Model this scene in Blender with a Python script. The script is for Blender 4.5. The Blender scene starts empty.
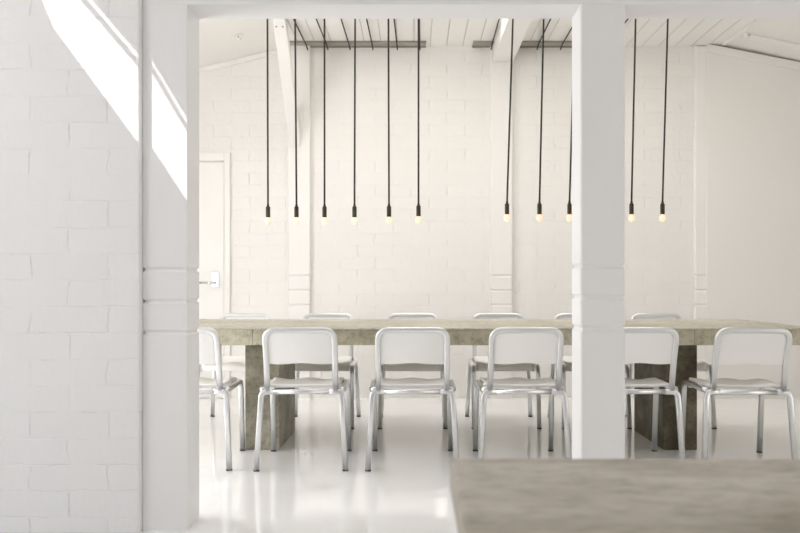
import bpy, bmesh, math, random
from mathutils import Vector, Matrix
random.seed(7)
S = bpy.context.scene
COL = S.collection

# ------------------------------------------------------------------ camera
F, CX, CY, HC = 800.0, 414.0, 282.5, 1.03      # focal (px), principal point (px), eye height
cam_d = bpy.data.cameras.new('camera'); cam = bpy.data.objects.new('camera', cam_d); COL.objects.link(cam)
cam.location = (0, 0, HC); cam.rotation_euler = (math.pi/2, 0, 0)
cam_d.sensor_width = 36; cam_d.lens = 36.0*F/800.0
cam_d.shift_x = -(CX-400)/800.0; cam_d.shift_y = (CY-266.5)/800.0
cam_d.dof.use_dof = True; cam_d.dof.focus_distance = 5.0; cam_d.dof.aperture_fstop = 4.5
cam_d.clip_start = 0.05
S.camera = cam

# ------------------------------------------------------------------ world, sun, daylight, exposure
w = bpy.data.worlds.new('world'); S.world = w; w.use_nodes = True
bg = w.node_tree.nodes['Background']; bg.inputs[0].default_value = (0.95, 0.96, 1.0, 1); bg.inputs[1].default_value = 0.44
SUN = Vector((1.1, 1.0, -0.40)).normalized()
sd = bpy.data.lights.new('sun', 'SUN'); sd.energy = 5.0; sd.angle = math.radians(0.22); sd.color = (1, 0.97, 0.92)
so = bpy.data.objects.new('sun', sd); COL.objects.link(so); so.rotation_euler = SUN.to_track_quat('-Z', 'Y').to_euler()
def area(name, loc, direction, sx, sy, e, color):
    d = bpy.data.lights.new(name, 'AREA'); d.shape = 'RECTANGLE'; d.size = sx; d.size_y = sy; d.energy = e; d.color = color
    o = bpy.data.objects.new(name, d); COL.objects.link(o); o.location = loc
    o.rotation_euler = Vector(direction).to_track_quat('-Z', 'Y').to_euler(); return o
area('daylight_side_window', (-3.22, 4.25, 1.22), (1, 0, 0), 2.3, 1.5, 113, (1.0, 0.99, 0.995))     # outside the glazed opening of the left wall
RX0, RX1, RY0, RY1 = -2.94, -1.9, 0.4, 2.2       # added, unseen light shaft over the front room
DX0, DX1, DY0, DY1 = -0.95, 2.4, 5.70, 6.38      # added, unseen light shaft above the dining room
area('added_front_fill', ((RX0+RX1)/2, (RY0+RY1)/2, 3.90), (0, 0, -1), RX1-RX0, RY1-RY0, 55, (0.97, 0.975, 1.0))  # added fill in an unseen shaft, brightens the front partition
area('added_dining_fill', ((DX0+DX1)/2, (DY0+DY1)/2, 3.90), (0, 0, -1), DX1-DX0, DY1-DY0, 58, (1.0, 0.985, 0.97))  # added fill from an unseen opening, brightens floor and tabletop
S.view_settings.view_transform = 'Standard'; S.view_settings.look = 'None'
S.view_settings.exposure = 0.0; S.view_settings.gamma = 1.0
S.view_settings.use_curve_mapping = False
try:
    S.cycles.use_denoising = True; S.cycles.max_bounces = 12; S.cycles.diffuse_bounces = 8
except Exception: pass

# ------------------------------------------------------------------ helpers
def fin(name, bm, m, parent=None, smooth=False, bevel=0, seg=2):
    me = bpy.data.meshes.new(name)
    bmesh.ops.recalc_face_normals(bm, faces=bm.faces[:])
    bm.to_mesh(me); bm.free()
    o = bpy.data.objects.new(name, me); COL.objects.link(o)
    if m: me.materials.append(m)
    if smooth:
        for p in me.polygons: p.use_smooth = len(p.vertices) <= 4
    if bevel:
        b = o.modifiers.new('bevel', 'BEVEL'); b.width = bevel; b.segments = seg; b.limit_method = 'ANGLE'
    if parent: o.parent = parent
    return o
def empty(name, loc, rz=0.0):
    o = bpy.data.objects.new(name, None); COL.objects.link(o); o.location = loc; o.rotation_euler = (0, 0, rz)
    o.empty_display_size = 0.1; return o
def tag(o, label, cat, group=None, kind=None):
    o['label'] = label; o['category'] = cat
    if group: o['group'] = group
    if kind: o['kind'] = kind
    return o
def struct(o, label=None):
    o['kind'] = 'structure'
    return o
def box(bm, x0, x1, y0, y1, z0, z1):
    vs = [bm.verts.new((x, y, z)) for z in (z0, z1) for y in (y0, y1) for x in (x0, x1)]
    for f in ((0,1,3,2), (4,6,7,5), (0,4,5,1), (2,3,7,6), (0,2,6,4), (1,5,7,3)):
        bm.faces.new([vs[i] for i in f])
    return vs
def bm_box(*a):
    bm = bmesh.new(); box(bm, *a); return bm
def fillet(pts, rads, n=6):
    """polyline with rounded inner corners"""
    P = [Vector(p) for p in pts]; out = [P[0]]
    for i in range(1, len(P)-1):
        r = rads[i-1] if isinstance(rads, (list, tuple)) else rads
        a, b, c = P[i-1], P[i], P[i+1]
        u, v = (a-b).normalized(), (c-b).normalized()
        ang = u.angle(v)
        if r <= 0 or ang > 3.1: out.append(b); continue
        t = min(r/math.tan(ang/2), (a-b).length*0.49, (c-b).length*0.49)
        p0, p2 = b+u*t, b+v*t
        for k in range(n+1):
            s = k/n; out.append(p0.lerp(b, s).lerp(b.lerp(p2, s), s))
    out.append(P[-1]); return out
def sweep(bm, pts, prof, up=(0, 0, 1), caps=True):
    """sweep closed 2D profile along points, parallel transported"""
    n = len(pts); T = []
    for i in range(n):
        a = pts[max(i-1, 0)]; b = pts[min(i+1, n-1)]; T.append((b-a).normalized())
    N = Vector(up); N = (N - T[0]*N.dot(T[0])).normalized()
    rings = []
    for i in range(n):
        if i > 0:
            q = T[i-1].rotation_difference(T[i]); N = q @ N
            N = (N - T[i]*N.dot(T[i])).normalized()
        B = T[i].cross(N)
        rings.append([bm.verts.new(pts[i] + N*v + B*u) for u, v in prof])
    m = len(prof)
    for i in range(n-1):
        for k in range(m):
            bm.faces.new((rings[i][k], rings[i][(k+1) % m], rings[i+1][(k+1) % m], rings[i+1][k]))
    if caps:
        bm.faces.new(rings[0][::-1]); bm.faces.new(rings[-1])
def rsq(wd, h, r, n=3):
    """rounded rectangle profile"""
    out = []
    for cx, cy, a0 in ((wd/2-r, h/2-r, 0), (-wd/2+r, h/2-r, 90), (-wd/2+r, -h/2+r, 180), (wd/2-r, -h/2+r, 270)):
        for k in range(n+1):
            a = math.radians(a0+90*k/n); out.append((cx+r*math.cos(a), cy+r*math.sin(a)))
    return out
def circ(r, n=10): return [(r*math.cos(2*math.pi*k/n), r*math.sin(2*math.pi*k/n)) for k in range(n)]
def lathe(bm, prof, c=(0, 0, 0), n=20):
    rings = []
    for r, z in prof:
        if r < 1e-6: rings.append([bm.verts.new((c[0], c[1], c[2]+z))])
        else: rings.append([bm.verts.new((c[0]+r*math.cos(2*math.pi*k/n), c[1]+r*math.sin(2*math.pi*k/n), c[2]+z)) for k in range(n)])
    for a, b in zip(rings, rings[1:]):
        for k in range(n):
            k2 = (k+1) % n
            if len(a) == 1 and len(b) == 1: continue
            if len(a) == 1: bm.faces.new((a[0], b[k2], b[k]))
            elif len(b) == 1: bm.faces.new((a[k], a[k2], b[0]))
            else: bm.faces.new((a[k], a[k2], b[k2], b[k]))
def copy_tree(o, parent=None):
    c = o.copy(); COL.objects.link(c)
    if parent: c.parent = parent
    for ch in list(o.children): copy_tree(ch, c)
    return c

# ------------------------------------------------------------------ materials
def mat(name):
    m = bpy.data.materials.new(name); m.use_nodes = True
    nt = m.node_tree; return m, nt, nt.nodes['Principled BSDF']
def N(nt, t, **kw):
    n = nt.nodes.new(t)
    for k, v in kw.items(): setattr(n, k, v)
    return n
def L(nt, a, b): nt.links.new(a, b)
def ramp(nt, fac, stops):
    r = N(nt, 'ShaderNodeValToRGB'); L(nt, fac, r.inputs[0])
    e = r.color_ramp.elements
    e[0].position, e[0].color = stops[0][0], (*stops[0][1], 1); e[1].position, e[1].color = stops[-1][0], (*stops[-1][1], 1)
    for p, c in stops[1:-1]:
        x = e.new(p); x.color = (*c, 1)
    return r
def noise(nt, vec, scale, detail=4, rough=0.5):
    n = N(nt, 'ShaderNodeTexNoise'); L(nt, vec, n.inputs['Vector'])
    n.inputs['Scale'].default_value = scale; n.inputs['Detail'].default_value = detail; n.inputs['Roughness'].default_value = rough
    return n
def bump(nt, height, strength, dist, prev=None):
    b = N(nt, 'ShaderNodeBump'); b.inputs['Strength'].default_value = strength; b.inputs['Distance'].default_value = dist
    L(nt, height, b.inputs['Height'])
    if prev: L(nt, prev.outputs[0], b.inputs['Normal'])
    return b
def plain(name, col, rough=0.5, metal=0.0, nscale=0, nstr=0.0, stretch=None):
    m, nt, p = mat(name)
    p.inputs['Base Color'].default_value = (*col, 1); p.inputs['Roughness'].default_value = rough; p.inputs['Metallic'].default_value = metal
    if nscale:
        tc = N(nt, 'ShaderNodeTexCoord'); v = tc.outputs['Object']
        if stretch:
            mp = N(nt, 'ShaderNodeMapping'); mp.inputs['Scale'].default_value = stretch; L(nt, v, mp.inputs[0]); v = mp.outputs[0]
        n = noise(nt, v, nscale); b = bump(nt, n.outputs[0], nstr, 0.004); L(nt, b.outputs[0], p.inputs['Normal'])
    return m
PAINT = (0.86, 0.842, 0.813)
COOL_LIT = (0.84, 0.84, 0.85)  # same paint as the walls behind, with cool front daylight put into the colour
def brick_mat(name, col, bw=0.32, bh=0.108, strength=0.75, jx=0.0):
    m, nt, p = mat(name)
    tc = N(nt, 'ShaderNodeTexCoord'); sp = N(nt, 'ShaderNodeSeparateXYZ'); L(nt, tc.outputs['Object'], sp.inputs[0])
    wob = noise(nt, tc.outputs['Object'], 7, 3)
    cb = N(nt, 'ShaderNodeCombineXYZ')
    def plus(a, nsock, k, off):
        q = N(nt, 'ShaderNodeMath', operation='MULTIPLY_ADD'); L(nt, nsock, q.inputs[0]); q.inputs[1].default_value = k; q.inputs[2].default_value = off
        r = N(nt, 'ShaderNodeMath', operation='ADD'); L(nt, a, r.inputs[0]); L(nt, q.outputs[0], r.inputs[1]); return r.outputs[0]
    L(nt, plus(sp.outputs[0], wob.outputs[0], 0.05, jx), cb.inputs[0]); L(nt, plus(sp.outputs[2], wob.outputs[0], 0.024, 0.03), cb.inputs[1])
    br = N(nt, 'ShaderNodeTexBrick'); L(nt, cb.outputs[0], br.inputs['Vector'])
    br.inputs['Scale'].default_value = 1.0; br.inputs['Mortar Size'].default_value = 0.004; br.inputs['Mortar Smooth'].default_value = 0.9
    br.inputs['Brick Width'].default_value = bw; br.inputs['Row Height'].default_value = bh; br.inputs['Bias'].default_value = 0
    br.inputs['Color1'].default_value = (*[c*0.985 for c in col], 1); br.inputs['Color2'].default_value = (*col, 1)
    # joints mostly filled with paint, with open cracks here and there
    crk = noise(nt, tc.outputs['Object'], 9, 3, 0.6); cr = ramp(nt, crk.outputs[0], [(0.60, (0, 0, 0)), (0.74, (1, 1, 1))])
    mul = N(nt, 'ShaderNodeMath', operation='MULTIPLY'); L(nt, br.outputs['Fac'], mul.inputs[0]); L(nt, cr.outputs[0], mul.inputs[1])
    mul2 = N(nt, 'ShaderNodeMath', operation='MULTIPLY'); L(nt, mul.outputs[0], mul2.inputs[0]); mul2.inputs[1].default_value = 0.35
    br.inputs['Mortar'].default_value = (*col, 1)
    mx = N(nt, 'ShaderNodeMix', data_type='RGBA'); L(nt, mul2.outputs[0], mx.inputs['Factor']); L(nt, br.outputs['Color'], mx.inputs['A'])
    mx.inputs['B'].default_value = (0.42, 0.40, 0.36, 1)
    L(nt, mx.outputs['Result'], p.inputs['Base Color']); p.inputs['Roughness'].default_value = 0.55
    inv = N(nt, 'ShaderNodeMath', operation='SUBTRACT'); inv.inputs[0].default_value = 1; L(nt, br.outputs['Fac'], inv.inputs[1])
    msk = noise(nt, tc.outputs['Object'], 5, 3, 0.6); mr = ramp(nt, msk.outputs[0], [(0.36, (0.12, 0.12, 0.12)), (0.60, (1, 1, 1))])
    ms = N(nt, 'ShaderNodeMath', operation='MULTIPLY'); L(nt, br.outputs['Fac'], ms.inputs[0]); L(nt, mr.outputs[0], ms.inputs[1]); L(nt, ms.outputs[0], inv.inputs[1])
    # bed joints are better filled than the upright ones
    zr = N(nt, 'ShaderNodeSeparateXYZ'); L(nt, cb.outputs[0], zr.inputs[0])
    zd = N(nt, 'ShaderNodeMath', operation='DIVIDE'); L(nt, zr.outputs[1], zd.inputs[0]); zd.inputs[1].default_value = bh
    zf = N(nt, 'ShaderNodeMath', operation='FRACT'); L(nt, zd.outputs[0], zf.inputs[0])
    zw = ramp(nt, zf.outputs[0], [(0.0, (0.45, 0.45, 0.45)), (0.07, (0.45, 0.45, 0.45)), (0.10, (1, 1, 1)), (0.90, (1, 1, 1)), (0.93, (0.45, 0.45, 0.45)), (1.0, (0.45, 0.45, 0.45))])
    ms2 = N(nt, 'ShaderNodeMath', operation='MULTIPLY'); L(nt, ms.outputs[0], ms2.inputs[0]); L(nt, zw.outputs[0], ms2.inputs[1]); L(nt, ms2.outputs[0], inv.inputs[1])
    b1 = bump(nt, inv.outputs[0], strength, 0.007)
    n2 = noise(nt, tc.outputs['Object'], 45, 5, 0.6); b2 = bump(nt, n2.outputs[0], 0.25, 0.004, b1)
    mp3 = N(nt, 'ShaderNodeMapping'); mp3.inputs['Scale'].default_value = (1.6, 1, 0.6); L(nt, tc.outputs['Object'], mp3.inputs[0])
    n3 = noise(nt, mp3.outputs[0], 12, 5, 0.65); b3 = bump(nt, n3.outputs[0], 0.45, 0.014, b2)
    L(nt, b3.outputs[0], p.inputs['Normal'])
    return m
def board_mat(name, col, pitch=0.145, axis=0):
    m, nt, p = mat(name)
    tc = N(nt, 'ShaderNodeTexCoord'); sp = N(nt, 'ShaderNodeSeparateXYZ'); L(nt, tc.outputs['Object'], sp.inputs[0])
    d = N(nt, 'ShaderNodeMath', operation='DIVIDE'); L(nt, sp.outputs[axis], d.inputs[0]); d.inputs[1].default_value = pitch
    fr = N(nt, 'ShaderNodeMath', operation='FRACT'); L(nt, d.outputs[0], fr.inputs[0])
    r = ramp(nt, fr.outputs[0], [(0.0, (0, 0, 0)), (0.05, (1, 1, 1)), (0.95, (1, 1, 1)), (1.0, (0, 0, 0))])
    c = ramp(nt, fr.outputs[0], [(0.0, tuple(x*0.6 for x in col)), (0.035, col), (0.97, col), (1.0, tuple(x*0.6 for x in col))])
    L(nt, c.outputs[0], p.inputs['Base Color']); p.inputs['Roughness'].default_value = 0.5
    b = bump(nt, r.outputs[0], 0.8, 0.006); L(nt, b.outputs[0], p.inputs['Normal'])
    return m
def concrete(name, dark, mid, light, scale=3.0, pits=True, rough=0.6, stretch=(1, 1, 1)):
    m, nt, p = mat(name)
    tc = N(nt, 'ShaderNodeTexCoord'); mp = N(nt, 'ShaderNodeMapping'); mp.inputs['Scale'].default_value = stretch; L(nt, tc.outputs['Object'], mp.inputs[0])
    v = mp.outputs[0]
    n1 = noise(nt, v, scale, 6, 0.62); r1 = ramp(nt, n1.outputs[0], [(0.28, dark), (0.5, mid), (0.72, light)])
    n2 = noise(nt, v, scale*9, 5, 0.7); r2 = ramp(nt, n2.outputs[0], [(0.32, (0.55, 0.54, 0.50)), (0.55, (1, 1, 1))])
    mx = N(nt, 'ShaderNodeMix', data_type='RGBA', blend_type='MULTIPLY'); mx.inputs['Factor'].default_value = 0.8
    L(nt, r1.outputs[0], mx.inputs['A']); L(nt, r2.outputs[0], mx.inputs['B'])
    L(nt, mx.outputs['Result'], p.inputs['Base Color']); p.inputs['Roughness'].default_value = rough
    b = bump(nt, n2.outputs[0], 0.35, 0.004); L(nt, b.outputs[0], p.inputs['Normal'])
    return m
M = {}
M['brick'] = brick_mat('painted_brick_warm', PAINT)
M['brick_front'] = brick_mat('painted_brick_cool_lit', COOL_LIT, strength=0.62, jx=0.11)
M['plaster'] = plain('painted_plaster', PAINT, 0.6, nscale=9, nstr=0.5)
M['timber'] = plain('painted_timber_cool_lit', COOL_LIT, 0.45, nscale=22, nstr=0.5, stretch=(1, 1, 0.12))
M['timber_warm'] = plain('painted_timber_warm', (0.87, 0.855, 0.83), 0.45, nscale=18, nstr=0.3)
M['boards'] = board_mat('painted_boards', (0.87, 0.855, 0.83))
M['boards_front'] = board_mat('painted_boards_front', (0.8, 0.8, 0.8))
M['door'] = plain('door_paint', (0.87, 0.86, 0.83), 0.35)
M['alu'] = plain('brushed_aluminium', (0.76, 0.77, 0.78), 0.28, 1.0, nscale=120, nstr=0.06, stretch=(1, 1, 0.1))
M['shell'] = plain('pale_seat_enamel', (0.91, 0.905, 0.89), 0.4)
M['rubber'] = plain('dark_rubber', (0.07, 0.07, 0.065), 0.7)
M['concrete_top'] = concrete('tabletop_concrete', (0.41, 0.375, 0.30), (0.54, 0.51, 0.425), (0.63, 0.60, 0.52), 2.6)
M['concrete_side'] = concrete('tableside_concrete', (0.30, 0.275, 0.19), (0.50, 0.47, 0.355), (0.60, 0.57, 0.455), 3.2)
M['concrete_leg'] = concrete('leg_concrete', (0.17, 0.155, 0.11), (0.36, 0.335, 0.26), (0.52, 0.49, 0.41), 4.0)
M['concrete_leg_dark'] = concrete('stained_shaded_leg_concrete', (0.035, 0.03, 0.018), (0.12, 0.10, 0.06), (0.27, 0.24, 0.16), 5.0)  # stains, plus the shade under the tabletop put into the colour
M['concrete_near'] = concrete('foreground_concrete', (0.27, 0.235, 0.18), (0.48, 0.44, 0.375), (0.66, 0.62, 0.56), 3.2, stretch=(0.8, 2.2, 1))
M['cord'] = plain('dark_textile_cord', (0.035, 0.038, 0.03), 0.8)
M['socket'] = plain('dark_bronze_socket', (0.055, 0.045, 0.03), 0.4, 0.6)
M['steel'] = plain('grey_steel', (0.33, 0.32, 0.27), 0.45, 0.2)
M['steel_plate'] = plain('grey_galvanised_plate', (0.40, 0.39, 0.34), 0.4, 0.2)
M['chrome'] = plain('satin_chrome', (0.7, 0.7, 0.7), 0.25, 1.0)
M['screw'] = plain('screw_head', (0.35, 0.34, 0.32), 0.4, 0.5)
m, nt, p = mat('frosted_warm_bulb'); p.inputs['Base Color'].default_value = (0.55, 0.5, 0.45, 1)
p.inputs['Emission Color'].default_value = (1.0, 0.72, 0.48, 1); p.inputs['Emission Strength'].default_value = 0.75; p.inputs['Roughness'].default_value = 0.2; M['bulb'] = m
m, nt, p = mat('window_glass'); nt.nodes.remove(p)
tr = N(nt, 'ShaderNodeBsdfTransparent'); gl = N(nt, 'ShaderNodeBsdfGlossy'); gl.inputs['Roughness'].default_value = 0.02; mxs = N(nt, 'ShaderNodeMixShader'); mxs.inputs[0].default_value = 0.06
L(nt, tr.outputs[0], mxs.inputs[1]); L(nt, gl.outputs[0], mxs.inputs[2]); L(nt, mxs.outputs[0], nt.nodes['Material Output'].inputs['Surface']); M['glass'] = m
# glossy white resin floor
m, nt, p = mat('white_resin_floor')
tc = N(nt, 'ShaderNodeTexCoord'); n1 = noise(nt, tc.outputs['Object'], 1.6, 5, 0.6)
c = ramp(nt, n1.outputs[0], [(0.3, (0.90, 0.897, 0.89)), (0.7, (0.93, 0.927, 0.922))]); L(nt, c.outputs[0], p.inputs['Base Color'])
n2 = noise(nt, tc.outputs['Object'], 2.5, 3); b = bump(nt, n2.outputs[0], 0.12, 0.01); L(nt, b.outputs[0], p.inputs['Normal'])
r = ramp(nt, n1.outputs[0], [(0.3, (0.05, 0.05, 0.05)), (0.7, (0.10, 0.10, 0.10))]); L(nt, r.outputs[0], p.inputs['Roughness'])
p.inputs['IOR'].default_value = 1.95; M['floor'] = m

# ------------------------------------------------------------------ room shell
YW = 7.134            # back wall face
YC, CW = 3.322, 0.1857  # column front plane, column width
ZC = 3.135            # flat ceiling
XL, XR = -3.0, 4.2
struct(fin('floor', bm_box(XL, XR, -3.0, YW, -0.1, 0.0), M['floor']))

def prism_xz(bm, pts, y0, y1):
    a = [bm.verts.new((x, y0, z)) for x, z in pts]; b_ = [bm.verts.new((x, y1, z)) for x, z in pts]
    bm.faces.new(a); bm.faces.new(b_[::-1]); n = len(pts)
    for k in range(n): bm.faces.new((a[k], b_[k], b_[(k+1) % n], a[(k+1) % n]))
XSL, XSR, SLL, SLR = -1.11, 2.75, 0.246, 0.22
def zslope(x):
    if x < XSL: return ZC - SLL*(XSL-x)
    if x > XSR: return ZC - SLR*(x-XSR)
    return ZC
# back wall
bm = bmesh.new(); prism_xz(bm, [(XL, 0), (XR, 0), (XR, zslope(XR)), (XSR, ZC), (XSL, ZC), (XL, zslope(XL))], YW, YW+0.2)
wall_back = struct(fin('wall_back', bm, M['brick']))
def column_bm(x0, x1, y0, y1, z1, grooves, dep, half, ch=0.006):
    bm = bmesh.new()
    secs = [(0, 0)]
    for g in sorted(grooves): secs += [(g-half, 0), (g-half*0.25, dep), (g+half*0.25, dep), (g+half, 0)]
    secs.append((z1, 0)); rings = []
    for z, d in secs:
        a, b_, c_, e_ = x0+d, x1-d, y0+d, y1-d
        pts = [(a+ch, c_), (b_-ch, c_), (b_, c_+ch), (b_, e_-ch), (b_-ch, e_), (a+ch, e_), (a, e_-ch), (a, c_+ch)]
        rings.append([bm.verts.new((x, y, z)) for x, y in pts])
    for r0, r1 in zip(rings, rings[1:]):
        for k in range(8): bm.faces.new((r0[k], r0[(k+1) % 8], r1[(k+1) % 8], r1[k]))
    bm.faces.new(rings[0][::-1]); bm.faces.new(rings[-1]); return bm
for x0 in (-1.115, 0.678, 2.494):
    fin('pilaster', column_bm(x0, x0+0.193, YW-0.045, YW+0.02, ZC-0.005 if x0 < 2 else ZC-0.01, (1.09, 0.961, 0.831), 0.009, 0.014), M['timber_warm'], wall_back)
bm = bmesh.new(); prism_xz(bm, [(2.592, 0), (XR, 0), (XR, zslope(XR)), (2.592, zslope(2.592))], YW-0.055, YW)
struct(fin('wall_back_right', bm, M['plaster']))
# front partition left of the opening
struct(fin('wall_front', bm_box(XL, -1.128, YC-0.041, YC+0.16, 0, 3.15), M['brick_front'], bevel=0.007, seg=2))
# left wall of the dining room, with a glazed opening
WY0, WY1, WZ0, WZ1 = 3.50, 5.00, 0.04, 2.45
bm = bmesh.new(); x0, x1 = XL-0.15, XL
box(bm, x0, x1, YC, WY0, 0, 3.2); box(bm, x0, x1, WY1, YW+0.2, 0, 3.2); box(bm, x0, x1, WY0, WY1, 0, WZ0); box(bm, x0, x1, WY0, WY1, WZ1, 3.2)
struct(fin('wall_left', bm, M['brick']))
struct(fin('added_sun_blocker', bm_box(XL-2.4, XL-0.15, WY0-0.25, WY0-0.1, 0, 3.2), M['plaster']))   # added outside, unseen, to keep the raking sun off the window
def window(name, loc, hw, hh):
    win = struct(empty(name, loc)); bm = bmesh.new()
    box(bm, -.03, .03, -hw, -hw+.05, 0, hh); box(bm, -.03, .03, hw-.05, hw, 0, hh); box(bm, -.03, .03, -hw+.05, hw-.05, 0, .05); box(bm, -.03, .03, -hw+.05, hw-.05, hh-.05, hh)
    box(bm, -.025, .025, -.02, .02, .05, hh-.05)
    fin('window_frame', bm, M['timber_warm'], win)
    fin('window_pane', bm_box(-.003, .003, -hw+.04, hw-.04, .04, hh-.04), M['glass'], win)
window('window_1', (XL-0.08, (WY0+WY1)/2, WZ0), (WY1-WY0)/2, WZ1-WZ0)
# right wall
struct(fin('wall_right', bm_box(XR, XR+0.15, -3.0, YW+0.2, 0, 3.2), M['plaster']))
# front room's left wall with unseen gaps shaped to throw the sun patches
def back(px, py, yw):
    """point of the sunlit patch followed back along the sun to the left wall"""
    s = F/yw; P = Vector(((px-CX)/s, yw, HC+(CY-py)/s)); t = (P.x-XL)/SUN.x; Q = P - SUN*t; return (Q.y, Q.z)
yw_, yc_ = YC-0.041, YC
hole1 = [back(33, -28, yw_), back(41, 0, yw_), back(52, 27, yw_), back(139, 145, yw_), back(189, 205, yc_), back(189, 134, yc_), back(139, 67, yw_), back(57, -28, yw_)]
hole2 = [back(189, 129, yc_), back(189, 120, yc_), back(139, 54, yw_), back(69, -28, yw_), back(62, -28, yw_), back(139, 61, yw_)]
def back_floor(px, py):
    s = (py-CY)/HC; P = Vector(((px-CX)/s, F/s, 0)); t = (P.x-XL)/SUN.x; Q = P - SUN*t; return (Q.y, Q.z)
hole3 = [back_floor(*q) for q in ((434.5, 498), (446, 498), (447, 518), (435.5, 518))]
hole4 = [back_floor(*q) for q in ((436, 491), (446, 489.5), (446, 492.5), (436, 493.5))]
bm = bmesh.new()
def loop(pts):
    vs = [bm.verts.new((XL, y, z)) for y, z in pts]
    for k in range(len(vs)): bm.edges.new((vs[k], vs[(k+1) % len(vs)]))
loop([(-3, 0), (YC, 0), (YC, 3.3), (-3, 3.3)]); loop(hole1); loop(hole2); loop(hole3); loop(hole4)
bmesh.ops.triangle_fill(bm, use_beauty=True, use_dissolve=False, edges=bm.edges[:])
wf = struct(fin('wall_front_left', bm, M['plaster']))
sm = wf.modifiers.new('thickness', 'SOLIDIFY'); sm.thickness = 0.012; sm.offset = 0
# ceilings
def holed(bm, x0, x1, y0, y1, hx0, hx1, hy0, hy1, z0, z1):
    box(bm, x0, hx0, y0, y1, z0, z1); box(bm, hx1, x1, y0, y1, z0, z1); box(bm, hx0, hx1, y0, hy0, z0, z1); box(bm, hx0, hx1, hy1, y1, z0, z1)
def shaft(name, hx0, hx1, hy0, hy1, z0, z1):
    bm = bmesh.new(); t = 0.06
    holed(bm, hx0-t, hx1+t, hy0-t, hy1+t, hx0, hx1, hy0, hy1, z0, z1); struct(fin(name, bm, M['plaster']))
bm = bmesh.new(); holed(bm, XSL, XSR, YC+CW, YW+0.2, DX0, DX1, DY0, DY1, ZC, ZC+0.06)
struct(fin('ceiling', bm, M['boards'])); shaft('added_dining_shaft', DX0, DX1, DY0, DY1, ZC+0.06, 4.0)  # shaft is added, deep enough to stop the low sun
bm = bmesh.new(); prism_xz(bm, [(XL, zslope(XL)), (XSL, ZC), (XSL, ZC+.06), (XL, zslope(XL)+.06)], YC+CW, YW+0.2); struct(fin('ceiling_left', bm, M['plaster']))
bm = bmesh.new(); prism_xz(bm, [(XSR, ZC), (XR, zslope(XR)), (XR, zslope(XR)+.06), (XSR, ZC+.06)], YC+CW, YW+0.2); struct(fin('ceiling_right', bm, M['plaster']))
bm = bmesh.new()
holed(bm, XL, XR, -3, YC+CW, RX0, RX1, RY0, RY1, 3.15, 3.21); shaft('added_front_shaft', RX0, RX1, RY0, RY1, 3.21, 4.0)  # shaft added around the front fill, its sides stop the low sun
struct(fin('ceiling_front', bm, M['boards_front']))
struct(fin('wall_header', bm_box(-1.127, XR, YC+0.06, YC+CW-0.02, 2.45, 3.15), M['plaster']))
# mouldings along the raked wall head, and the board joint on the right slope
def raked(name, xa, xb, y0, y1, dz0, dz1, m):
    bm = bmesh.new(); prism_xz(bm, [(xa, zslope(xa)+dz0), (xb, zslope(xb)+dz0), (xb, zslope(xb)+dz1), (xa, zslope(xa)+dz1)], y0, y1)
    return struct(fin(name, bm, m, bevel=0.003))
raked('trim_1', XL, XSL, YW-0.025, YW, -0.045, -0.001, M['timber_warm'])
raked('trim_2', 2.60, XR, YW-0.08, YW-0.055, -0.072, -0.001, M['timber_warm'])
struct(fin('trim_5', bm_box(XSR-0.03, XSR+0.004, YC+CW, YW-0.06, ZC-0.014, ZC-0.001), M['timber_warm']))
raked('trim_3', 2.78, XR, 6.70, 6.80, -0.022, -0.001, M['timber_warm'])
# door in the back wall
door = empty('door_1', (-1.686, YW, 0)); struct(door)
dz = 2.10
bm = bmesh.new(); box(bm, 0.0, 0.05, -0.03, 0, 0, dz+.085); box(bm, -0.92, -0.87, -0.03, 0, 0, dz+.085); box(bm, -0.87, 0.0, -0.03, 0, dz+.01, dz+.085)
fin('door_frame', bm, M['door'], door, bevel=0.004)
leaf = fin('door_leaf', bm_box(-0.866, -0.004, -0.018, -0.001, 0.005, dz), M['door'], door, bevel=0.003)
bm = bm_box(-0.115, -0.045, -0.03, -0.018, 0.985, 1.125)
hp = fin('handle_plate', bm, M['chrome'], leaf, bevel=0.006)
bm = bmesh.new(); sweep(bm, fillet([Vector((-0.085, -0.03, 1.028)), Vector((-0.085, -0.075, 1.028)), Vector((-0.215, -0.075, 1.028))], 0.015), circ(0.010)); fin('door_lever', bm, M['chrome'], leaf, smooth=True)

# ------------------------------------------------------------------ columns, beams, brace
c1 = fin('column', column_bm(-1.127, -1.127+CW, YC, YC+CW, 2.185, (1.0844, 0.952, 0.823), 0.008, 0.011, 0.002), M['timber'])
tag(c1, 'white painted square timber column standing against the brick partition at left', 'column')
c2 = fin('column', column_bm(0.6915, 0.6915+CW, YC, YC+CW, 2.185, (1.0985, 0.9685, 0.8385), 0.008, 0.013), M['timber'])
tag(c2, 'free-standing white square timber column with three grooves, right of centre', 'column')
tag(fin('beam', bm_box(-1.127, XR-0.002, YC-0.0, YC+CW, 2.185, 2.45), M['timber'], bevel=0.004), 'long white horizontal beam carried on the two square columns', 'beam')
tag(fin('beam', bm_box(0.70, 0.88, YC+CW+0.01, YW-0.047, 2.985, ZC-0.002), M['timber_warm'], bevel=0.004), 'white ceiling beam running back from above to the wall pilaster, right of centre', 'beam')
br = empty('brace', (-1.065, YW-0.047, 2.26)); tag(br, 'slanting white timber knee brace between the left wall pilaster and ceiling', 'brace')
A, B_ = Vector((0.012, 0, 0)), Vector((-0.010, -0.72, ZC-2.26-0.004))
bm = bmesh.new()
hw2 = 0.048
v = []
for y, z in ((0, -0.03), (0, 0.12), (-0.62, ZC-2.263), (-0.74, ZC-2.263)):
    k = -y/0.72; xo = A.x+(B_.x-A.x)*k
    v.append((bm.verts.new((xo-hw2, y, z)), bm.verts.new((xo+hw2, y, z))))
bm.faces.new([q[0] for q in v]); bm.faces.new([q[1] for q in v][::-1])
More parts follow.
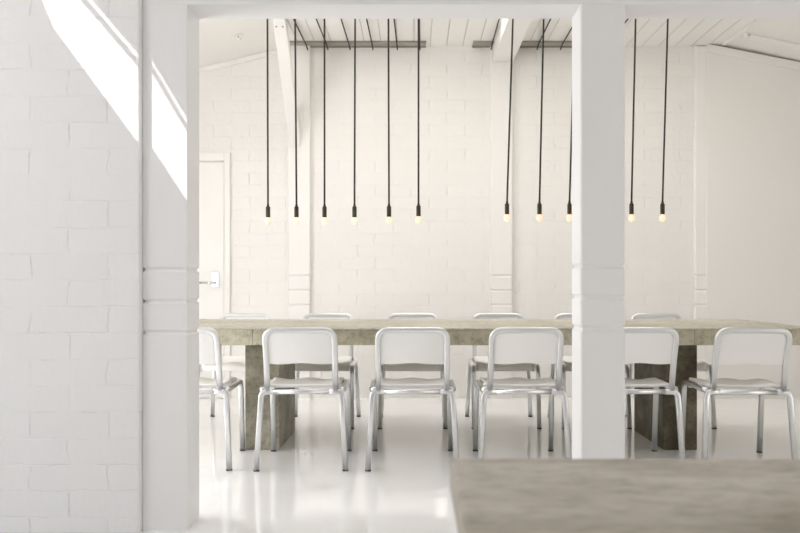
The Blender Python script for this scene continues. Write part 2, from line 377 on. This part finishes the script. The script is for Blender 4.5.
for k in range(4): bm.faces.new((v[k][0], v[k][1], v[(k+1) % 4][1], v[(k+1) % 4][0]))
fin('brace_timber', bm, M['timber_warm'], br, bevel=0.004)
dirn = Vector((0, -0.74, ZC-2.263+0.03)).normalized(); nrm = Vector((0, -dirn.z, dirn.y))
for sx in (-0.026, 0.026):
    bm = bmesh.new(); cpt = Vector((-0.010+sx, -0.74*0.935, -0.03+0.905*0.935)) ; sweep(bm, [cpt-nrm*0.004, cpt+nrm*0.003], circ(0.008)); fin('screw_head', bm, M['screw'], br)

# steel channels let in along the back edge of the ceiling
for (xa, xb, lab) in ((-1.10, 0.106, 'long grey steel cable channel at the back ceiling edge, left of the two'), (0.516, 0.695, 'short grey steel cable channel beside the ceiling beam'), (0.885, 1.62, 'dark steel cable channel on the ceiling between beam and right column')):
    ch = empty('cable_channel', (xa, 6.965, ZC)); tag(ch, lab, 'cable channel', 'cable channels along the ceiling')
    l = xb-xa
    fin('channel_base', bm_box(0, l, 0.01, 0.14, -0.006, -0.001), M['steel_plate'], ch)
    fin('channel_lip', bm_box(0, l, 0, 0.012, -0.018, -0.001), M['steel'], ch); fin('channel_lip', bm_box(0, l, 0.138, 0.15, -0.018, -0.001), M['steel'], ch)

# small brackets on the slopes
for (px, py, lab) in ((748, 33, 'small painted bracket on the right ceiling slope'), (239, 35, 'small pale bracket on the left ceiling slope')):
    kx, kz = (px-CX)/F, (CY-py)/F            # where the sight line meets the sloped ceiling
    side = 1 if kx > 0 else -1; SL = SLR if kx > 0 else SLL
    x0 = XSR if side > 0 else XSL
    Y = (ZC + SL*x0*side - HC)/(kz + SL*kx*side)
    X = kx*Y; Z = zslope(X)
    k = empty('ceiling_bracket', (X, Y, Z)); tag(k, lab, 'bracket', 'brackets on the ceiling slopes')
    bm = bmesh.new(); prism_xz(bm, [(-.03, .0+side*.03*SL-0.002), (.03, -.03*SL*side-0.002), (.008, -.045), (-.008, -.045)], -.02, .02); fin('bracket_body', bm, M['timber_warm'], k, bevel=0.004)
    bm = bmesh.new(); sweep(bm, [Vector((0, -.028, -.022)), Vector((0, -.012, -.022))], circ(0.007)); fin('bolt', bm, M['screw'], k)

# ------------------------------------------------------------------ dining table
TX0, TX1, TY0, TY1, TZ, TT = -1.68, 2.372, 4.671, 5.823, 0.764, 0.101
t = empty('dining_table', ((TX0+TX1)/2, (TY0+TY1)/2, 0)); tag(t, 'long raw concrete dining table on two slab legs with chairs along both sides', 'table')
ox, oy = t.location.x, t.location.y
bm = bmesh.new()
for a, b_ in ((TX0, -0.945), (-0.9435, 1.640), (1.6415, TX1)):      # three castings under one thin projecting top layer
    box(bm, a-ox+0.008*(a == TX0), b_-ox-0.008*(b_ == TX1), TY0-oy+0.008, TY1-oy-0.008, TZ-TT, TZ-0.010)
box(bm, TX0-ox, TX1-ox, TY0-oy, TY1-oy, TZ-0.010, TZ)
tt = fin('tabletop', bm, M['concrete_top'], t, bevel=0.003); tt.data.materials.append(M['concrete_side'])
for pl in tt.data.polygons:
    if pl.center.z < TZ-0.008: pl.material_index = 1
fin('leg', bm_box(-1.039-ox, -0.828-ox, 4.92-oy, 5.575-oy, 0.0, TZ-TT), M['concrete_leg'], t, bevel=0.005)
lg = fin('leg', bm_box(1.534-ox, 1.742-ox, 4.92-oy, 5.575-oy, 0.0, TZ-TT), M['concrete_leg_dark'], t, bevel=0.005); lg['label'] = 'stained concrete leg, darkened for the shade under the top'

# ------------------------------------------------------------------ chair (front = +y, rear feet at y = 0)
def make_chair():
    root = empty('dining_chair', (0, 0, 0))
    TUBE = rsq(0.031, 0.027, 0.009)
    V = Vector
    def yb(z): return 0.03 - 0.105*max(0, (z-0.45))/0.337 - 0.008*math.sin(math.pi*min(1, max(0, (z-0.45)/0.337)))*-1   # rear frame lean
    # back frame: one bent tube
    zt = 0.774
    raw = [V((-0.187, yb(0.43), 0.43)), V((-0.187, yb(0.60), 0.60)), V((-0.187, yb(zt), zt)), V((0.187, yb(zt), zt)), V((0.187, yb(0.60), 0.60)), V((0.187, yb(0.43), 0.43))]
    bm = bmesh.new(); sweep(bm, fillet(raw, [0.2, 0.062, 0.062, 0.2], 8), TUBE, up=(0, 1, 0)); fin('back_frame', bm, M['alu'], root, smooth=True)
    # backrest panel, gently hollowed, rounded top corners
    bm = bmesh.new(); nx, nz = 16, 10; z0, z1, hwid = 0.588, 0.766, 0.178
    grid = {}
    for i in range(nx+1):
        for j in range(nz+1):
            u = i/nx*2-1; x = u*hwid; vz = j/nz
            top = z1 - (0.045*(max(0, abs(u)-0.72)/0.28)**2.2)
            bot = z0 + 0.004*math.cos(u*math.pi*1.5)
            z = bot+(top-bot)*vz
            y = yb(z) + 0.002 - 0.016*(1-u*u)*(1-0.5*vz)
            grid[i, j] = (bm.verts.new((x, y-0.005, z)), bm.verts.new((x, y+0.005, z)))
    for i in range(nx):
        for j in range(nz):
            bm.faces.new([grid[a][0] for a in ((i, j), (i+1, j), (i+1, j+1), (i, j+1))]); bm.faces.new([grid[a][1] for a in ((i, j+1), (i+1, j+1), (i+1, j), (i, j))])
    def rim(a, b_): bm.faces.new((grid[a][0], grid[a][1], grid[b_][1], grid[b_][0]))
    for i in range(nx): rim((i+1, 0), (i, 0)); rim((i, nz), (i+1, nz))
    for j in range(nz): rim((0, j), (0, j+1)); rim((nx, j+1), (nx, j))
    fin('backrest', bm, M['shell'], root, smooth=True, bevel=0.002)
    # seat: dished sheet with turned-down front lip
    bm = bmesh.new(); ny = 22; g = {}
    prof = []
    for j in range(ny+1):
        s = j/ny
        if s <= 0.72: prof.append((0.045+0.375*s/0.72, 0.0, s/0.72))
        else:
            a = (s-0.72)/0.28*math.pi/2; prof.append((0.42+0.035*math.sin(a), -0.035*(1-math.cos(a)), 1.0))
    prof += [(0.456, -0.045, 1), (0.456, -0.058, 1)]
    nj_ = len(prof)-1
    for i in range(nx+1):
        u = i/nx*2-1
        for j, (y, dzz, s) in enumerate(prof):
            dish = -0.013*math.sin(math.pi*min(1, s))*(1-u*u) + 0.006*math.cos(u*math.pi*2)*s*s
            z = 0.468 - 0.012*s + (dish if j <= ny-4 else dish*max(0, (nj_-j)/6)) + dzz
            hwd = 0.196+0.012*s
            g[i, j] = bm.verts.new((u*hwd, y, z))
    nj = len(prof)-1
    for i in range(nx):
        for j in range(nj): bm.faces.new((g[i, j], g[i+1, j], g[i+1, j+1], g[i, j+1]))
    seat = fin('seat', bm, M['shell'], root, smooth=True)
    sm = seat.modifiers.new('thickness', 'SOLIDIFY'); sm.thickness = 0.012; sm.offset = -1
    # cross rail under the seat's back, continuing into the splayed rear legs
    bm = bmesh.new(); sweep(bm, [V((-0.152, 0.028, 0.430)), V((0.152, 0.028, 0.430))], TUBE, up=(0, 0, 1)); fin('seat_rail', bm, M['alu'], root, smooth=True)
    for s in (-1, 1):
        bm = bmesh.new()
        sweep(bm, fillet([V((s*0.150, 0.028, 0.430)), V((s*0.220, 0.028, 0.430)), V((s*0.243, 0.0, 0.006))], 0.052, 8), TUBE, up=(0, 1, 0))
        l = fin('leg', bm, M['alu'], root, smooth=True); 
        bm = bmesh.new(); sweep(bm, [V((s*0.243, 0.0, 0.0)), V((s*0.2425, 0.0005, 0.009))], rsq(0.0315, 0.0275, 0.008), up=(0, 1, 0)); fin('foot_cap', bm, M['rubber'], l)
        bm = bmesh.new()
        sweep(bm, fillet([V((s*0.205, 0.035, 0.437)), V((s*0.226, 0.09, 0.437)), V((s*0.228, 0.468, 0.437)), V((s*0.230, 0.520, 0.008))], [0.05, 0.065], 8), TUBE, up=(0, 0, 1))
        l = fin('leg', bm, M['alu'], root, smooth=True)
        bm = bmesh.new(); sweep(bm, [V((s*0.230, 0.520, 0.0)), V((s*0.230, 0.5195, 0.009))], rsq(0.0315, 0.0275, 0.008), up=(0, 1, 0)); fin('foot_cap', bm, M['rubber'], l)
    # front rail under the seat lip
    bm = bmesh.new(); sweep(bm, [V((-0.222, 0.425, 0.425)), V((0.222, 0.425, 0.425))], rsq(0.026, 0.02, 0.006), up=(0, 0, 1)); fin('front_rail', bm, M['alu'], root, smooth=True)
    return root
near = [(-1.255, 4.372, 0.05, 'aluminium chair on the near side of the table, half hidden by the left column'),
        (-0.618, 4.372, 0.02, 'aluminium chair on the near side, in front of the left concrete table leg'),
        (-0.008, 4.372, 0.0, 'aluminium chair seen straight from behind, third along the near side of table'),
        (0.606, 4.372, 0.0, 'aluminium chair just left of the free-standing column, near side of the table'),
        (1.228, 4.372, -0.02, 'aluminium chair half hidden by the right column, before the dark table leg'),
        (1.824, 4.345, -0.075, 'aluminium chair at the far right on the near side of the table')]
far = [(-1.306, 6.149, math.pi, 'chair across the table, nearest to the door at left'),
       (-0.667, 6.149, math.pi, 'chair across the table, in front of the left wall pilaster'),
       (-0.009, 6.149, math.pi, 'chair across the table, directly opposite the chair seen straight from behind'),
       (0.651, 6.149, math.pi, 'chair across the table, in front of the middle wall pilaster'),
       (1.286, 6.149, math.pi, 'chair across the table, mostly hidden behind the free-standing column'),
       (1.882, 6.149, math.pi, 'rightmost chair across the table, its back top showing right of the column')]
proto = make_chair(); first = True
for grp, lst in (('chairs along the near side of the table', near), ('chairs along the far side of the table', far)):
    for x, y, rz, lab in lst:
        o = proto if first else copy_tree(proto); first = False
        o.location = (x, y, 0); o.rotation_euler = (0, 0, rz); tag(o, lab, 'chair', grp)

# ------------------------------------------------------------------ pendant lamps
YP = 5.25; sP = F/YP
def make_pendant(x, ztip, xtop, lab, grp):
    root = empty('pendant_lamp', (x, YP, ZC)); tag(root, lab, 'pendant lamp', grp)
    zt = ztip-ZC
    dx = xtop-x
    bm = bmesh.new()
    pts = fillet([Vector((0, 0, zt+0.105)), Vector((dx, 0, -0.026)), Vector((dx+0.02, 1.74, -0.026)), Vector((dx+0.022, 1.83, -0.044))], [0.02, 0.03], 5)
    sweep(bm, pts, circ(0.006, 8), up=(0, 1, 0)); fin('cord', bm, M['cord'], root, smooth=True)
    bm = bmesh.new(); lathe(bm, [(0, 0.004), (0.007, 0.003), (0.009, -0.012), (0.0145, -0.018), (0.0145, -0.082), (0.0125, -0.085), (0, -0.085)], (0, 0, zt+0.115), 16); s = fin('socket', bm, M['socket'], root, smooth=True)
    bm = bmesh.new(); lathe(bm, [(0.011, 0.033), (0.015, 0.026), (0.0205, 0.014), (0.022, 0.003), (0.0195, -0.008), (0.012, -0.0165), (0.005, -0.0195), (0, -0.020)], (0, 0, zt+0.0), 18); fin('bulb', bm, M['bulb'], root, smooth=True)
ordl = ['leftmost', 'second from the left', 'third from the left', 'fourth from the left', 'fifth from the left', 'rightmost']
for k, (px, py, tx) in enumerate(((268, 222, -0.005), (296.5, 222, -0.012), (324.5, 222, 0.0), (354.5, 222, 0.005), (389, 221.5, -0.005), (418.5, 221, 0.0))):
    x = (px-CX)/sP
    make_pendant(x, HC+(CY-py)/sP, x+tx, 'bare bulb pendant on dark cord, %s in the left group of six' % ordl[k], 'bare bulb pendants, left group')
labs = ['bare bulb pendant on dark cord, leftmost in the right group, before the middle pilaster',
        'bare bulb pendant on dark cord, second in the right group, clear of the column',
        'bare bulb pendant on dark cord, half hidden by the left edge of the column',
        'pendant hidden behind the column, only its cable across the ceiling showing',
        'bare bulb pendant on dark cord, just right of the free-standing column',
        'bare bulb pendant on dark cord, rightmost of all the pendants']
for k, (px, py, tx) in enumerate(((507, 219, 0.05), (539.5, 219, 0.035), (569.5, 219, 0.045), (600.5, 219, 0.05), (631.5, 219, 0.035), (662.5, 219, 0.045))):
    x = (px-CX)/sP
    make_pendant(x, HC+(CY-py)/sP, x+tx, labs[k], 'bare bulb pendants, right group')

# ------------------------------------------------------------------ foreground table
ft = empty('foreground_table', (0.95, 0.75, 0)); tag(ft, 'brown-grey concrete table edge, blurred, in the lower right foreground', 'table')
fz = 0.765; fx0, fx1, fy0, fy1 = 0.054-0.95, 1.85-0.95, 0.30-0.75, 1.208-0.75
fin('tabletop', bm_box(fx0, fx1, fy0, fy1, fz-0.05, fz), M['concrete_near'], ft, bevel=0.006)
for xa in (fx0+0.35, fx1-0.45):
    fin('leg', bm_box(xa, xa+0.12, fy0+0.2, fy1-0.2, 0, fz-0.05), M['concrete_leg'], ft, bevel=0.005)
